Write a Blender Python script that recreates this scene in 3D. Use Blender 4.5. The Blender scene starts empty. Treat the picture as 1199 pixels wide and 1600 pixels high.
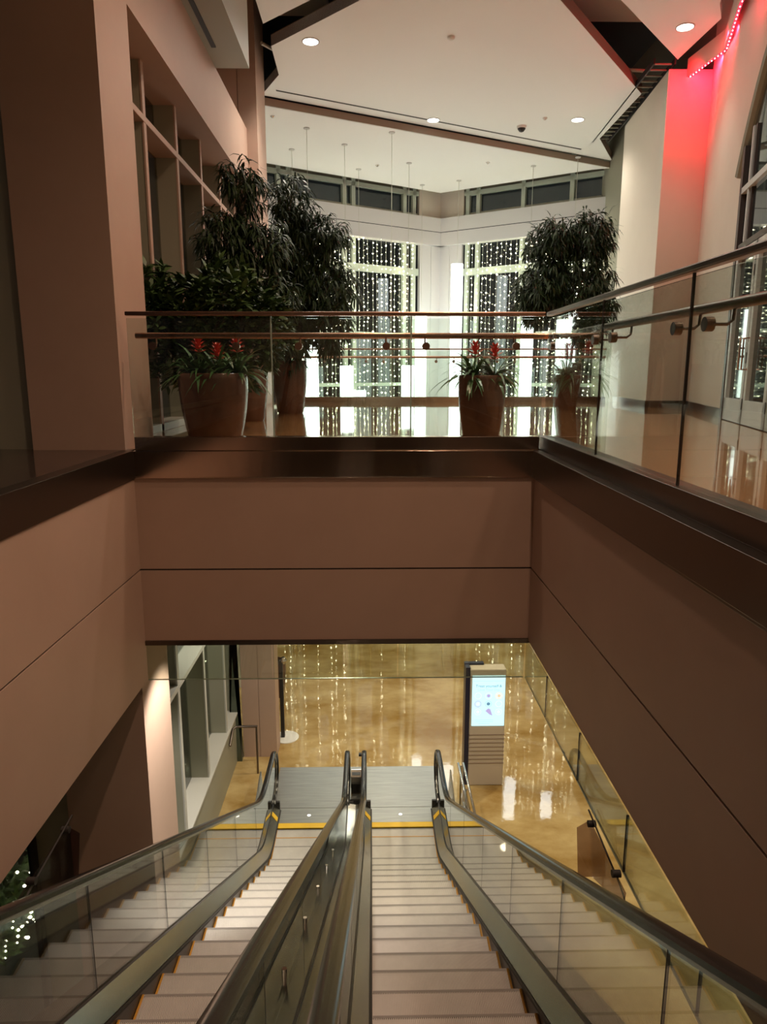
import bpy, math, random
from mathutils import Vector, Matrix
random.seed(7)
C = bpy.context.scene.collection
R = math.radians

# ------------------------------------------------------------------ camera, world, exposure
THETA, YAW = 11.22, 1.03
cam = bpy.data.cameras.new('camera'); cam.sensor_fit = 'VERTICAL'; cam.sensor_height = 32.0
cam.lens = 32.0 * 1110.0 / 1600.0; cam.clip_start = 0.02; cam.clip_end = 200
camo = bpy.data.objects.new('camera', cam); C.objects.link(camo)
camo.location = (0, 0, 0); camo.rotation_euler = (R(90 - THETA), 0, R(-YAW))
sc = bpy.context.scene
sc.camera = camo
sc.view_settings.view_transform = 'Standard'; sc.view_settings.look = 'None'
sc.view_settings.gamma = 1.0; sc.view_settings.use_curve_mapping = False
sc.view_settings.exposure = 0.35
w = bpy.data.worlds.new('night'); sc.world = w; w.use_nodes = True
w.node_tree.nodes['Background'].inputs[0].default_value = (0.05, 0.055, 0.07, 1)
w.node_tree.nodes['Background'].inputs[1].default_value = 0.25
try:
    sc.cycles.max_bounces = 12; sc.cycles.glossy_bounces = 6; sc.cycles.transparent_max_bounces = 40
    sc.cycles.sample_clamp_indirect = 6.0
    sc.cycles.caustics_reflective = True
except Exception: pass

ZF = -0.70      # upper floor
ZC = -0.578     # curb top
ZB = -2.51      # underside of upper slab
ZL = -7.0       # lower floor
YP = 6.35       # far wall of the escalator well
XR = 1.52; XL = -2.13
YV = 16.6       # edge of the second void

# ------------------------------------------------------------------ lights
def area(loc, size, power, col, aim=(0, 0, -1), sizey=None, spread=None):
    l = bpy.data.lights.new('area_light', 'AREA'); l.energy = power; l.color = col
    l.shape = 'RECTANGLE' if sizey else 'DISK'; l.size = size
    if sizey: l.size_y = sizey
    if spread: l.spread = R(spread)
    o = bpy.data.objects.new('area_light', l); C.objects.link(o); o.location = loc
    o.rotation_euler = Vector(aim).to_track_quat('-Z', 'Y').to_euler()
    return o
def spot(loc, power, col, cone=100, blend=0.6, aim=(0, 0, -1), rad=0.08):
    l = bpy.data.lights.new('spot_light', 'SPOT'); l.energy = power; l.color = col
    l.spot_size = R(cone); l.spot_blend = blend; l.shadow_soft_size = rad
    o = bpy.data.objects.new('spot_light', l); C.objects.link(o); o.location = loc
    o.rotation_euler = Vector(aim).to_track_quat('-Z', 'Y').to_euler()
    return o
WARM = (1.0, 0.68, 0.48); PINK = (1.0, 0.45, 0.38); NEUT = (1.0, 0.90, 0.78); COOL = (0.90, 1.0, 0.92); YEL = (1.0, 0.86, 0.62)
# upper near zone
LIGHT_UP = [(1.3, 2.8, 150, WARM), (2.9, 4.5, 110, WARM), (1.3, -1.6, 75, WARM), (2.9, 0.8, 120, WARM), (3.0, 8.6, 110, NEUT), (0.3, 7.4, 150, WARM)]
for x, y, p, c in LIGHT_UP: spot((x, y, 5.40), p * 2.6, c, 125, 0.8, rad=0.12)
spot((4.9, 12.68, 5.38), 60, NEUT, 90, 0.8)
for x, y, p in ((-0.99, 13.3, 230), (1.41, 17.08, 230), (4.6, 17.0, 170)): spot((x, y, 5.38), p, NEUT, 125, 0.8)
area((1.2, 13.6, 5.2), 4.5, 90, NEUT, aim=(0, -0.05, -1))
# lower level
for x, y, p in ((0.2, 8.6, 130), (3.2, 8.4, 130), (0.2, 11.6, 120), (3.2, 12.0, 130), (0.3, 15.0, 90), (3.2, 15.4, 90), (3.4, 4.6, 130), (3.4, 1.0, 90)):
    spot((x, y, ZB - 0.04), p * 1.25, YEL, 140, 0.7)
spot((-0.3, 6.75, ZB - 0.04), 95, (1.0, 0.88, 0.76), 110, 0.8, aim=(0, -0.35, -1))  # extra unseen spot, added to brighten the escalator steps
spot((-1.5, 9.8, ZB - 0.04), 150, (1.0, 0.92, 0.78), 130, 0.8, aim=(-0.3, 0, -1))  # no fitting here: spot put in to lighten the lower left window fins
spot((-1.45, 6.9, ZB - 0.04), 260, (1.0, 0.93, 0.82), 85, 0.5, aim=(-0.30, 0.0, -1))

# ------------------------------------------------------------------ materials
MATS = {}
def mat(name, col, rough=0.5, metal=0.0, spec=0.5, noise=None, bump=None, emit=None, estr=0, sample=True, coat=0, aniso=0):
    m = bpy.data.materials.new(name); m.use_nodes = True; nt = m.node_tree; b = nt.nodes['Principled BSDF']
    b.inputs['Base Color'].default_value = (*col, 1); b.inputs['Roughness'].default_value = rough
    b.inputs['Metallic'].default_value = metal; b.inputs['Specular IOR Level'].default_value = spec
    if coat: b.inputs['Coat Weight'].default_value = coat; b.inputs['Coat Roughness'].default_value = 0.05
    if aniso: b.inputs['Anisotropic'].default_value = aniso
    tc = nt.nodes.new('ShaderNodeTexCoord')
    if noise:
        sc_, col2, lo, hi, stretch = noise
        mp = nt.nodes.new('ShaderNodeMapping'); mp.inputs['Scale'].default_value = stretch
        nz = nt.nodes.new('ShaderNodeTexNoise'); nz.inputs['Scale'].default_value = sc_; nz.inputs['Detail'].default_value = 6
        nz.inputs['Roughness'].default_value = 0.62
        cr = nt.nodes.new('ShaderNodeValToRGB'); cr.color_ramp.elements[0].position = lo; cr.color_ramp.elements[1].position = hi
        cr.color_ramp.elements[0].color = (*col, 1); cr.color_ramp.elements[1].color = (*col2, 1)
        nt.links.new(tc.outputs['Object'], mp.inputs[0]); nt.links.new(mp.outputs[0], nz.inputs['Vector'])
        nt.links.new(nz.outputs['Fac'], cr.inputs[0]); nt.links.new(cr.outputs[0], b.inputs['Base Color'])
    if bump:
        s, st, stretch = bump
        mp2 = nt.nodes.new('ShaderNodeMapping'); mp2.inputs['Scale'].default_value = stretch
        n2 = nt.nodes.new('ShaderNodeTexNoise'); n2.inputs['Scale'].default_value = s; n2.inputs['Detail'].default_value = 3
        bp = nt.nodes.new('ShaderNodeBump'); bp.inputs['Strength'].default_value = st; bp.inputs['Distance'].default_value = 0.01
        nt.links.new(tc.outputs['Object'], mp2.inputs[0]); nt.links.new(mp2.outputs[0], n2.inputs['Vector'])
        nt.links.new(n2.outputs['Fac'], bp.inputs['Height']); nt.links.new(bp.outputs[0], b.inputs['Normal'])
    if emit:
        b.inputs['Emission Color'].default_value = (*emit, 1); b.inputs['Emission Strength'].default_value = estr
        if not sample: m.cycles.emission_sampling = 'NONE'
    MATS[name] = m; return m
def glassmat(name, tint, boost=1.0, rough=0.0, ior=1.5):
    m = bpy.data.materials.new(name); m.use_nodes = True; nt = m.node_tree; nt.nodes.clear()
    out = nt.nodes.new('ShaderNodeOutputMaterial'); mx = nt.nodes.new('ShaderNodeMixShader')
    tr = nt.nodes.new('ShaderNodeBsdfTransparent'); gl = nt.nodes.new('ShaderNodeBsdfGlossy'); fr = nt.nodes.new('ShaderNodeFresnel')
    fr.inputs[0].default_value = ior
    geo = nt.nodes.new('ShaderNodeNewGeometry')
    tr.inputs[0].default_value = (*tint, 1); gl.inputs['Roughness'].default_value = rough
    # the same Fresnel on both sides of a thin pane
    mi = nt.nodes.new('ShaderNodeMixShader')
    vm = nt.nodes.new('ShaderNodeVectorMath'); vm.operation = 'DOT_PRODUCT'
    nt.links.new(geo.outputs['Normal'], vm.inputs[0]); nt.links.new(geo.outputs['Incoming'], vm.inputs[1])
    ab = nt.nodes.new('ShaderNodeMath'); ab.operation = 'ABSOLUTE'; nt.links.new(vm.outputs['Value'], ab.inputs[0])
    one = nt.nodes.new('ShaderNodeMath'); one.operation = 'SUBTRACT'; one.inputs[0].default_value = 1; nt.links.new(ab.outputs[0], one.inputs[1])
    pw = nt.nodes.new('ShaderNodeMath'); pw.operation = 'POWER'; pw.inputs[1].default_value = 5; nt.links.new(one.outputs[0], pw.inputs[0])
    ml = nt.nodes.new('ShaderNodeMath'); ml.operation = 'MULTIPLY_ADD'; ml.inputs[1].default_value = 0.96 * boost; ml.inputs[2].default_value = 0.04 * boost
    ml.use_clamp = True
    nt.links.new(pw.outputs[0], ml.inputs[0]); nt.links.new(ml.outputs[0], mx.inputs[0])
    nt.links.new(tr.outputs[0], mx.inputs[1]); nt.links.new(gl.outputs[0], mx.inputs[2]); nt.links.new(mx.outputs[0], out.inputs[0])
    nt.nodes.remove(mi); nt.nodes.remove(fr)
    MATS[name] = m; return m
U = (1, 1, 1)
paint = mat('paint_taupe', (0.44, 0.30, 0.23), 0.55, noise=(1.2, (0.48, 0.33, 0.255), 0.3, 0.7, U))
cream = mat('paint_cream', (0.66, 0.60, 0.50), 0.6, noise=(1.0, (0.70, 0.64, 0.54), 0.3, 0.7, U))
winf = mat('window_frame_pale', (0.50, 0.56, 0.47), 0.5)
white = mat('paint_white', (0.62, 0.61, 0.60), 0.6)
ceilm = mat('ceiling_white', (0.88, 0.88, 0.87), 0.7)
fascia = mat('panel_edge', (0.30, 0.22, 0.17), 0.6)
olive = mat('frame_olive', (0.30, 0.29, 0.22), 0.45)
greyf = mat('frame_grey', (0.50, 0.49, 0.45), 0.4)
black = mat('black_plenum', (0.012, 0.012, 0.012), 0.8)
dark = mat('dark_gap', (0.02, 0.016, 0.014), 0.6)
steel = mat('brushed_steel', (0.60, 0.49, 0.41), 0.15, 1.0, bump=(2.2, 0.25, (1, 1, 0.15)))
steeld = mat('dark_steel', (0.17, 0.14, 0.12), 0.3, 1.0, bump=(3, 0.05, U))
esteel = mat('escalator_steel', (0.50, 0.50, 0.46), 0.24, 1.0, bump=(3, 0.04, U))
plate = mat('landing_plate', (0.42, 0.43, 0.42), 0.42, 0.8, noise=(4, (0.30, 0.31, 0.30), 0.3, 0.75, (0.4, 6, 1)))
chrome = mat('polished_steel', (0.62, 0.58, 0.54), 0.12, 1.0)
rail = mat('rail_bronze', (0.42, 0.25, 0.18), 0.25, 1.0)
rubber = mat('handrail_rubber', (0.012, 0.012, 0.013), 0.22, 0, 0.6)
skirt = mat('skirt_black', (0.018, 0.016, 0.015), 0.35)
stepm = mat('step_aluminium', (0.62, 0.585, 0.54), 0.55, 0.1, noise=(3, (0.50, 0.47, 0.435), 0.35, 0.75, U))
nosem = mat('step_nosing', (0.27, 0.25, 0.23), 0.7)
yellow = mat('safety_yellow', (0.80, 0.50, 0.03), 0.5)
orange = mat('step_edge_yellow', (0.55, 0.27, 0.03), 0.5)
floorU = mat('floor_polished', (0.40, 0.19, 0.07), 0.03, 0, 0.9, noise=(1.1, (0.55, 0.30, 0.13), 0.3, 0.75, U), bump=(1.4, 0.012, U), coat=0.6)
floorL = mat('floor_concrete_stain', (0.30, 0.175, 0.045), 0.025, 0, 0.6, noise=(0.75, (0.56, 0.42, 0.20), 0.36, 0.64, (1, 1.5, 1)), bump=(9.0, 0.06, U))
stone = mat('dark_ledge_stone', (0.035, 0.022, 0.018), 0.07, 0, 0.7)
slabm = mat('soffit_white', (0.62, 0.58, 0.50), 0.7)
bark = mat('bark', (0.10, 0.07, 0.045), 0.8, noise=(30, (0.16, 0.12, 0.08), 0.3, 0.7, (1, 1, 0.2)))
leafd = mat('leaf_dark', (0.014, 0.030, 0.010), 0.5, 0, 0.3, noise=(6, (0.035, 0.065, 0.020), 0.3, 0.7, U))
leafm = mat('leaf_mid', (0.024, 0.055, 0.014), 0.45, 0, 0.4, noise=(5, (0.085, 0.15, 0.035), 0.4, 0.75, U))
leafg = mat('leaf_strap', (0.035, 0.10, 0.030), 0.35, noise=(5, (0.07, 0.17, 0.05), 0.3, 0.7, U))
redf = mat('bract_red', (0.62, 0.05, 0.025), 0.4)
potm = mat('pot_glaze', (0.085, 0.036, 0.022), 0.22, 0, 0.6, noise=(3, (0.15, 0.062, 0.036), 0.3, 0.75, U))
soil = mat('soil', (0.03, 0.02, 0.012), 0.9)
tubem = mat('lamp_tube', (0.9, 0.9, 0.9), 0.5, emit=(0.93, 1.0, 0.97), estr=4.5)
lens = mat('lamp_lens', (0.9, 0.9, 0.9), 0.5, emit=(1, 0.97, 0.9), estr=6.0, sample=False)
bulb = mat('bulb_warm', (0.9, 0.85, 0.6), 0.5, emit=(1.0, 0.93, 0.62), estr=20.0, sample=False)
wire = mat('wire_pale', (0.55, 0.56, 0.48), 0.5)
led = mat('led_red', (0.3, 0.02, 0.02), 0.4, emit=(1.0, 0.03, 0.10), estr=0.7, sample=False)
ledw = mat('led_pink', (0.5, 0.1, 0.1), 0.4, emit=(1.0, 0.55, 0.65), estr=7.0, sample=False)
foil = mat('duct_foil', (0.55, 0.52, 0.48), 0.28, 1.0, bump=(14, 1.0, U))
duct = mat('duct_galvanised', (0.6, 0.58, 0.5), 0.5, 0.1)
kioskw = mat('kiosk_shell', (0.58, 0.50, 0.42), 0.4)
kioskb = mat('kiosk_navy', (0.012, 0.016, 0.05), 0.3)
scrm = mat('screen_glow', (0.2, 0.3, 0.3), 0.3, emit=(0.52, 0.86, 0.90), estr=1.0)
inkd = mat('screen_ink', (0.05, 0.1, 0.15), 0.5, emit=(0.10, 0.22, 0.33), estr=1.0, sample=False)
inkm = mat('screen_ink_soft', (0.2, 0.3, 0.3), 0.5, emit=(0.33, 0.58, 0.66), estr=1.0, sample=False)
inko = mat('screen_orange', (0.5, 0.3, 0.2), 0.5, emit=(0.90, 0.50, 0.33), estr=1.0, sample=False)
inkp = mat('screen_purple', (0.3, 0.2, 0.4), 0.5, emit=(0.33, 0.30, 0.55), estr=1.0, sample=False)
inkl = mat('screen_lilac', (0.4, 0.4, 0.6), 0.5, emit=(0.58, 0.68, 0.86), estr=1.0, sample=False)
doorw = mat('door_white', (0.55, 0.57, 0.55), 0.45)
framed = mat('door_frame_dark', (0.055, 0.040, 0.035), 0.4)
acryl = glassmat('smoked_acrylic', (0.60, 0.52, 0.52), 1.0)
glass = glassmat('clear_glass', (0.90, 0.94, 0.91), 1.7)
glassc = glassmat('curtain_glass', (0.90, 0.93, 0.88), 1.5)
wglass = glassmat('window_glass', (0.45, 0.5, 0.47), 1.5)
wglassn = glassmat('window_glass_clear', (0.8, 0.8, 0.8), 1.2)
edge = mat('glass_edge', (0.30, 0.36, 0.28), 0.2, 0, 0.6)
night = mat('night_ground', (0.01, 0.011, 0.012), 0.9)
plast = mat('white_plastic', (0.75, 0.74, 0.70), 0.4)

# ------------------------------------------------------------------ mesh helpers
def origin(o):
    p = Vector((0, 0, 0))
    while o: p += o.location; o = o.parent
    return p
class MB:
    def __init__(s): s.v = []; s.f = []
    def add(s, vs, fs):
        n = len(s.v); s.v += [tuple(v) for v in vs]; s.f += [tuple(i + n for i in f) for f in fs]; return s
    def box(s, x0, x1, y0, y1, z0, z1):
        return s.add([(x0, y0, z0), (x1, y0, z0), (x1, y1, z0), (x0, y1, z0), (x0, y0, z1), (x1, y0, z1), (x1, y1, z1), (x0, y1, z1)],
                     [(0, 3, 2, 1), (4, 5, 6, 7), (0, 1, 5, 4), (1, 2, 6, 5), (2, 3, 7, 6), (3, 0, 4, 7)])
    def prism(s, poly, ext):                      # poly: 3D points, ext: vector
        n = len(poly); e = Vector(ext); P = [Vector(p) for p in poly]; Q = [p + e for p in P]
        nrm = Vector((0, 0, 0))
        for i in range(n): nrm += P[i].cross(P[(i + 1) % n])
        fl = nrm.dot(e) > 0
        a = tuple(range(n)); b = tuple(range(n, 2 * n))
        fs = [a[::-1] if fl else a, b if fl else b[::-1]]
        for i in range(n):
            j = (i + 1) % n; q = (i, j, n + j, n + i); fs.append(q if fl else q[::-1])
        return s.add(P + Q, fs)
    def beam(s, p, q, w, h, up=(0, 0, 1)):        # box along p-q
        p, q = Vector(p), Vector(q); d = (q - p).normalized(); r = d.cross(Vector(up)).normalized(); u = r.cross(d)
        pts = [p + r * a * w / 2 + u * b * h / 2 for a, b in ((-1, -1), (1, -1), (1, 1), (-1, 1))]
        return s.prism(pts, q - p)
    def tube(s, pts, rad, seg=10, cap=True):
        P = [Vector(p) for p in pts]; n = len(P); rs = rad if isinstance(rad, (list, tuple)) else [rad] * n
        d0 = (P[1] - P[0]).normalized(); a = Vector((0, 0, 1)) if abs(d0.z) < 0.9 else Vector((1, 0, 0))
        rr = d0.cross(a).normalized(); vs = []; fs = []
        for i in range(n):
            d = (P[min(i + 1, n - 1)] - P[max(i - 1, 0)]).normalized()
            rr = (rr - d * rr.dot(d)).normalized(); uu = rr.cross(d)
            for k in range(seg):
                t = 2 * math.pi * k / seg; vs.append(P[i] + (rr * math.cos(t) + uu * math.sin(t)) * rs[i])
        for i in range(n - 1):
            for k in range(seg):
                k2 = (k + 1) % seg; fs.append((i * seg + k, (i + 1) * seg + k, (i + 1) * seg + k2, i * seg + k2))
        if cap: fs.append(tuple(range(seg))); fs.append(tuple(range((n - 1) * seg, n * seg))[::-1])
        return s.add(vs, fs)
    def lathe(s, prof, c, seg=32):
        vs = []; fs = []; n = len(prof)
        for r, z in prof:
            for k in range(seg):
                t = 2 * math.pi * k / seg; vs.append((c[0] + r * math.cos(t), c[1] + r * math.sin(t), c[2] + z))
        for i in range(n - 1):
            for k in range(seg):
                k2 = (k + 1) % seg; fs.append((i * seg + k, i * seg + k2, (i + 1) * seg + k2, (i + 1) * seg + k))
        fs.append(tuple(range(seg))[::-1]); fs.append(tuple(range((n - 1) * seg, n * seg)))
        return s.add(vs, fs)
    def disc(s, c, r, h, axis='z', seg=24):
        a = {'z': (0, 0, 1), 'y': (0, 1, 0), 'x': (1, 0, 0)}[axis]; a = Vector(a) if isinstance(a, tuple) else a
        return s.tube([Vector(c), Vector(c) + a * h], r, seg)
    def sweep(s, prof, path, closed=True):        # prof: (x, up) pairs; path: (y, z) points, up kept vertical-ish to the path
        vs = []; fs = []; n = len(prof); m = len(path)
        for i, (y, z) in enumerate(path):
            y0, z0 = path[max(i - 1, 0)]; y1, z1 = path[min(i + 1, m - 1)]
            L = math.hypot(y1 - y0, z1 - z0) or 1; ty, tz = (y1 - y0) / L, (z1 - z0) / L
            for px, pu in prof: vs.append((px, y - tz * pu, z + ty * pu))
        for i in range(m - 1):
            for k in range(n if closed else n - 1):
                k2 = (k + 1) % n; fs.append((i * n + k, i * n + k2, (i + 1) * n + k2, (i + 1) * n + k))
        if closed: fs.append(tuple(range(n))[::-1]); fs.append(tuple(range((m - 1) * n, m * n)))
        return s.add(vs, fs)
    def build(s, name, m, parent=None, smooth=False, bevel=0):
        if parent is not None: off = origin(parent)
        else:
            xs = [v[0] for v in s.v]; ys = [v[1] for v in s.v]; zs = [v[2] for v in s.v]
            off = Vector(((min(xs) + max(xs)) / 2, (min(ys) + max(ys)) / 2, min(zs)))
        me = bpy.data.meshes.new(name); me.from_pydata([(v[0] - off.x, v[1] - off.y, v[2] - off.z) for v in s.v], [], s.f); me.update()
        me.materials.append(m)
        o = bpy.data.objects.new(name, me); C.objects.link(o)
        if parent is None: o.location = off
        else: o.parent = parent
        if smooth:
            for p in me.polygons: p.use_smooth = True
            try:
                me.set_sharp_from_angle(angle=R(40))
            except Exception: pass
        if bevel:
            b = o.modifiers.new('bevel', 'BEVEL'); b.width = bevel; b.segments = 2; b.limit_method = 'ANGLE'
        return o
def tag(o, label, cat, group=None, kind=None):
    o['label'] = label; o['category'] = cat
    if group: o['group'] = group
    if kind: o['kind'] = kind
    return o
def thing(name, loc, label, cat, group=None, kind=None):
    o = bpy.data.objects.new(name, None); C.objects.link(o); o.location = loc; o.empty_display_size = 0.1
    return tag(o, label, cat, group, kind)
def copy_tree(o, parent=None):
    c = o.copy(); C.objects.link(c); c.parent = parent
    for ch in [x for x in bpy.data.objects if x.parent == o]: copy_tree(ch, c)
    return c
def struct(name, mb, m, label, cat, **k): return tag(mb.build(name, m, **k), label, cat, kind='structure')
def fillet(pts, rad, n=8):                       # round the corners of a (y,z) polyline
    out = [pts[0]]
    for i in range(1, len(pts) - 1):
        p0, p1, p2 = Vector(pts[i - 1]), Vector(pts[i]), Vector(pts[i + 1])
        a = (p0 - p1).normalized(); b = (p2 - p1).normalized()
        ang = a.angle(b); d = min(rad / math.tan(ang / 2), (p0 - p1).length * 0.49, (p2 - p1).length * 0.49)
        s, e = p1 + a * d, p1 + b * d
        for k in range(n + 1):
            t = k / n; out.append(tuple(s * (1 - t) ** 2 + p1 * 2 * t * (1 - t) + e * t * t))
    out.append(pts[-1]); return out

# ------------------------------------------------------------------ floors and slabs
b = MB()
b.box(XR + 0.16, 8.6, -6, YP + 0.16, -0.95, ZF).box(-3.4, 8.6, YP + 0.16, YV, -0.95, ZF).box(-3.4, XR + 0.16, -6, -3.8, -0.95, ZF)
struct('floor', b, floorU, 'polished brown concrete floor of the upper level around the escalator well', 'floor')
struct('floor', MB().box(-3.4, -1.50, -6, 23.9, -7.3, ZL).box(0.985, 9, -6, 23.9, -7.3, ZL).box(-1.50, 0.985, 10.06, 23.9, -7.3, ZL).box(-0.49, -0.025, -6, 10.06, -7.3, ZL).box(-1.5, 0.985, -6, 5.0, -7.3, ZL), floorL, 'glossy ochre stained concrete floor of the lower level', 'floor')
struct('floor', MB().box(-3.4, XL - 0.02, -6, YP + 0.16, -0.95, ZF + 0.004), stone, 'dark glossy stone ledge left of the escalator well', 'floor')
b = MB().box(-3.4, 9, YP + 0.1, YV, ZB, -0.95).box(XR, 9, -6, YP + 0.1, ZB, -0.95).box(-3.4, XR, -6, -3.8, ZB, -0.95)
struct('ceiling', b, slabm, 'pale soffit of the lower level under the upper slab', 'ceiling')
struct('ceiling', MB().box(-3.4, XL - 0.12, -6, YP + 0.1, ZB - 0.3, -0.95), slabm, 'low soffit on the left under the stone ledge', 'ceiling')

# ------------------------------------------------------------------ escalator well walls
def well_wall(axis):
    # upper panel, groove, lower panel
    zt, zg = -0.935, -1.80
    b = MB(); g = MB()
    if axis == 'back':
        b.box(XL - 0.1, XR + 0.05, YP + 0.02, YP + 0.1, zg + 0.008, zt).box(XL - 0.1, XR + 0.05, YP + 0.02, YP + 0.1, ZB, zg - 0.008)
        g.box(XL - 0.1, XR + 0.05, YP + 0.035, YP + 0.1, zg - 0.01, zg + 0.01)
    elif axis == 'right':
        b.box(XR - 0.03, XR + 0.05, -3.8, YP + 0.02, zg + 0.008, zt).box(XR - 0.03, XR + 0.05, -3.8, YP + 0.02, ZB, zg - 0.008)
        g.box(XR - 0.015, XR + 0.05, -3.8, YP + 0.02, zg - 0.01, zg + 0.01)
    elif axis == 'left':
        b.box(XL - 0.1, XL, -3.8, YP + 0.02, zg + 0.008, zt).box(XL - 0.1, XL, -3.8, YP + 0.02, -2.88, zg - 0.008)
        g.box(XL - 0.1, XL - 0.015, -3.8, YP + 0.02, zg - 0.01, zg + 0.01)
    else:
        b.box(XL - 0.1, XR + 0.05, -3.9, -3.8, ZB, zt); 
    return b, g
for ax, nm, lb in (('back', 'wall_back', 'brown painted far wall of the escalator well above the lower opening'),
                   ('right', 'wall_right', 'dark brown painted right wall of the escalator well'),
                   ('left', 'wall_left', 'rosy brown painted left wall of the escalator well'),
                   ('front', 'wall_front', 'painted wall of the well behind the viewer')):
    b, g = well_wall(ax); o = struct(nm, b, paint, lb, 'wall')
    if g.v: g.build('panel_groove', dark, o)
# steel slab bands and curbs
b = MB().box(XL, XR - 0.01, YP - 0.01, YP + 0.1, -0.935, ZF).box(XL, XR - 0.01, YP, YP + 0.03, -0.945, -0.925)
o = struct('trim_1', b, steel, 'brushed bronze steel band along the far edge of the well', 'trim', bevel=0.003)
MB().box(XL + 0.02, XR, YP + 0.03, YP + 0.16, ZF, ZC).build('curb', steel, o, bevel=0.004)
b = MB().box(XR - 0.06, XR + 0.05, -3.8, YP + 0.02, -0.935, ZF).box(XR - 0.05, XR, -3.8, YP + 0.02, -0.955, -0.935)
o = struct('trim_2', b, steeld, 'dark steel band along the right edge of the well', 'trim', bevel=0.003)
MB().box(XR + 0.02, XR + 0.16, -3.8, YP + 0.16, ZF, ZC).build('curb', steeld, o, bevel=0.004)
b = MB().box(XL - 0.1, XL + 0.02, -3.8, YP + 0.0, -0.935, ZF + 0.008).box(XL - 0.1, XL + 0.01, -3.8, YP, -0.955, -0.935)
struct('trim_3', b, steeld, 'dark steel band along the left edge of the well', 'trim', bevel=0.003)
struct('trim_4', MB().box(XL - 0.1, XR + 0.05, YP + 0.005, YP + 0.1, ZB - 0.025, ZB + 0.02), steeld, 'thin steel edge at the bottom of the far well wall', 'trim')
struct('trim_5', MB().box(-2.03, 5.42, YV - 0.10, YV + 0.04, -0.98, ZF + 0.12), steel, 'brown steel curb along the far edge of the upper floor', 'trim')

# ------------------------------------------------------------------ glass draft curtain under the opening
cur = thing('smoke_curtain', (1.47, YP, ZB), 'frameless glass smoke curtain hanging around the lower opening of the well', 'glass panel')
for x0, x1 in ((XL, -0.95), (-0.94, 0.245), (0.255, 1.46)):
    MB().box(x0, x1, YP + 0.03, YP + 0.04, -2.89, ZB).build('glass_panel', glassc, cur)
MB().box(XL, 1.46, YP + 0.028, YP + 0.042, -2.894, -2.888).build('bottom_edge', edge, cur)
ys = [YP + 0.02, 5.55, 4.6, 3.65, 2.7, 1.75, 0.8, -0.15]
for a, c in zip(ys[:-1], ys[1:]):
    MB().box(1.47, 1.48, c + 0.004, a - 0.004, -2.88, ZB).build('glass_panel', glassc, cur)
    MB().box(1.468, 1.482, c - 0.005, c + 0.005, -2.88, ZB).build('joint', dark, cur)
MB().box(1.468, 1.482, -0.15, YP, -2.884, -2.878).build('bottom_edge', edge, cur)

def wedge_guard(x, sgn, label):
    t = thing('wedge_guard', (x, 3.85, -3.2), label, 'safety guard', 'safety guards where the handrails pass the soffit')
    poly = [(x, 4.16, -2.90), (x, 4.05, -3.23), (x, 3.52, -3.0), (x, 3.50, -2.90)]
    MB().prism(poly, (0.008 * sgn, 0, 0)).build('acrylic_panel', acryl, t)
    MB().prism([(x, 4.16, -2.90), (x, 4.05, -3.23), (x - 0.09 * sgn, 4.05, -3.23), (x - 0.09 * sgn, 4.13, -2.93)], (0, 0.006, 0)).build('acrylic_flange', acryl, t)
    MB().tube([(x + 0.01, 4.22, -2.86), (x + 0.01, 3.60, -2.93), (x + 0.01, 3.53, -2.95), (x + 0.01, 3.50, -3.02)], 0.006, 8).build('edge_rod', dark, t)
    for yy in (4.13, 3.66): MB().disc((x - 0.02, yy, -2.9), 0.022, 0.05, 'x').build('clamp', dark, t)
    return t
wedge_guard(1.43, 1, 'clear plastic wedge guard hanging from the curtain above the right handrail')
wedge_guard(-1.98, -1, 'clear plastic wedge guard hanging by the left well wall above the leftmost handrail')

# ------------------------------------------------------------------ glass railings of the upper level
def glass_rail(label, p0, p1, joints, side, rails_mat, hand_end=0.0, name='glass_railing', discs=None, group='glass railings of the upper floor'):
    # p0->p1 along the edge, side = unit vector from the glass towards the floor
    P0, P1 = Vector((*p0, ZC)), Vector((*p1, ZC)); d = (P1 - P0); L = d.length; d.normalize(); n = Vector((*side, 0))
    t = thing(name, P0, label, 'railing', group)
    top = 0.49
    cuts = [0] + joints + [L]
    for a, c in zip(cuts[:-1], cuts[1:]):
        q = [P0 + d * (a + 0.006) - Vector((0, 0, 0.04)), P0 + d * (c - 0.006) - Vector((0, 0, 0.04))]
        pg = MB().prism([q[0] - n * 0.006, q[1] - n * 0.006, q[1] - n * 0.006 + Vector((0, 0, top - ZC)), q[0] - n * 0.006 + Vector((0, 0, top - ZC))], n * 0.012)
        pg.build('glass_panel', glass, t)
    for c in joints: MB().beam(P0 + d * c, P0 + d * c + Vector((0, 0, top - ZC - 0.02)), 0.012, 0.014, up=(0, 1, 0)).build('joint_strip', edge if rails_mat is rail else dark, t)
    MB().beam(P0 + Vector((0, 0, top - ZC)), P1 + Vector((0, 0, top - ZC)), 0.055, 0.036).build('top_rail', rails_mat, t, bevel=0.008)
    h0 = P0 + n * 0.12 + d * (0.04) + Vector((0, 0, 0.31 - ZC)); h1 = P1 + n * 0.12 + d * hand_end + Vector((0, 0, 0.31 - ZC))
    MB().tube([h0, h1], 0.027, 14).build('handrail', rails_mat, t, smooth=True)
    for c in (discs or []):
        q = P0 + d * c + Vector((0, 0, 0.215 - ZC))
        br = MB().tube([q - n * 0.02, q + n * 0.02], 0.034, 20).build('bracket', rails_mat, t, smooth=True)
        MB().tube([q, q + n * 0.09, q + n * 0.115 + Vector((0, 0, 0.02)), q + n * 0.12 + Vector((0, 0, 0.09))], 0.008, 8).build('bracket_arm', rails_mat, br, smooth=True)
    return t
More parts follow.
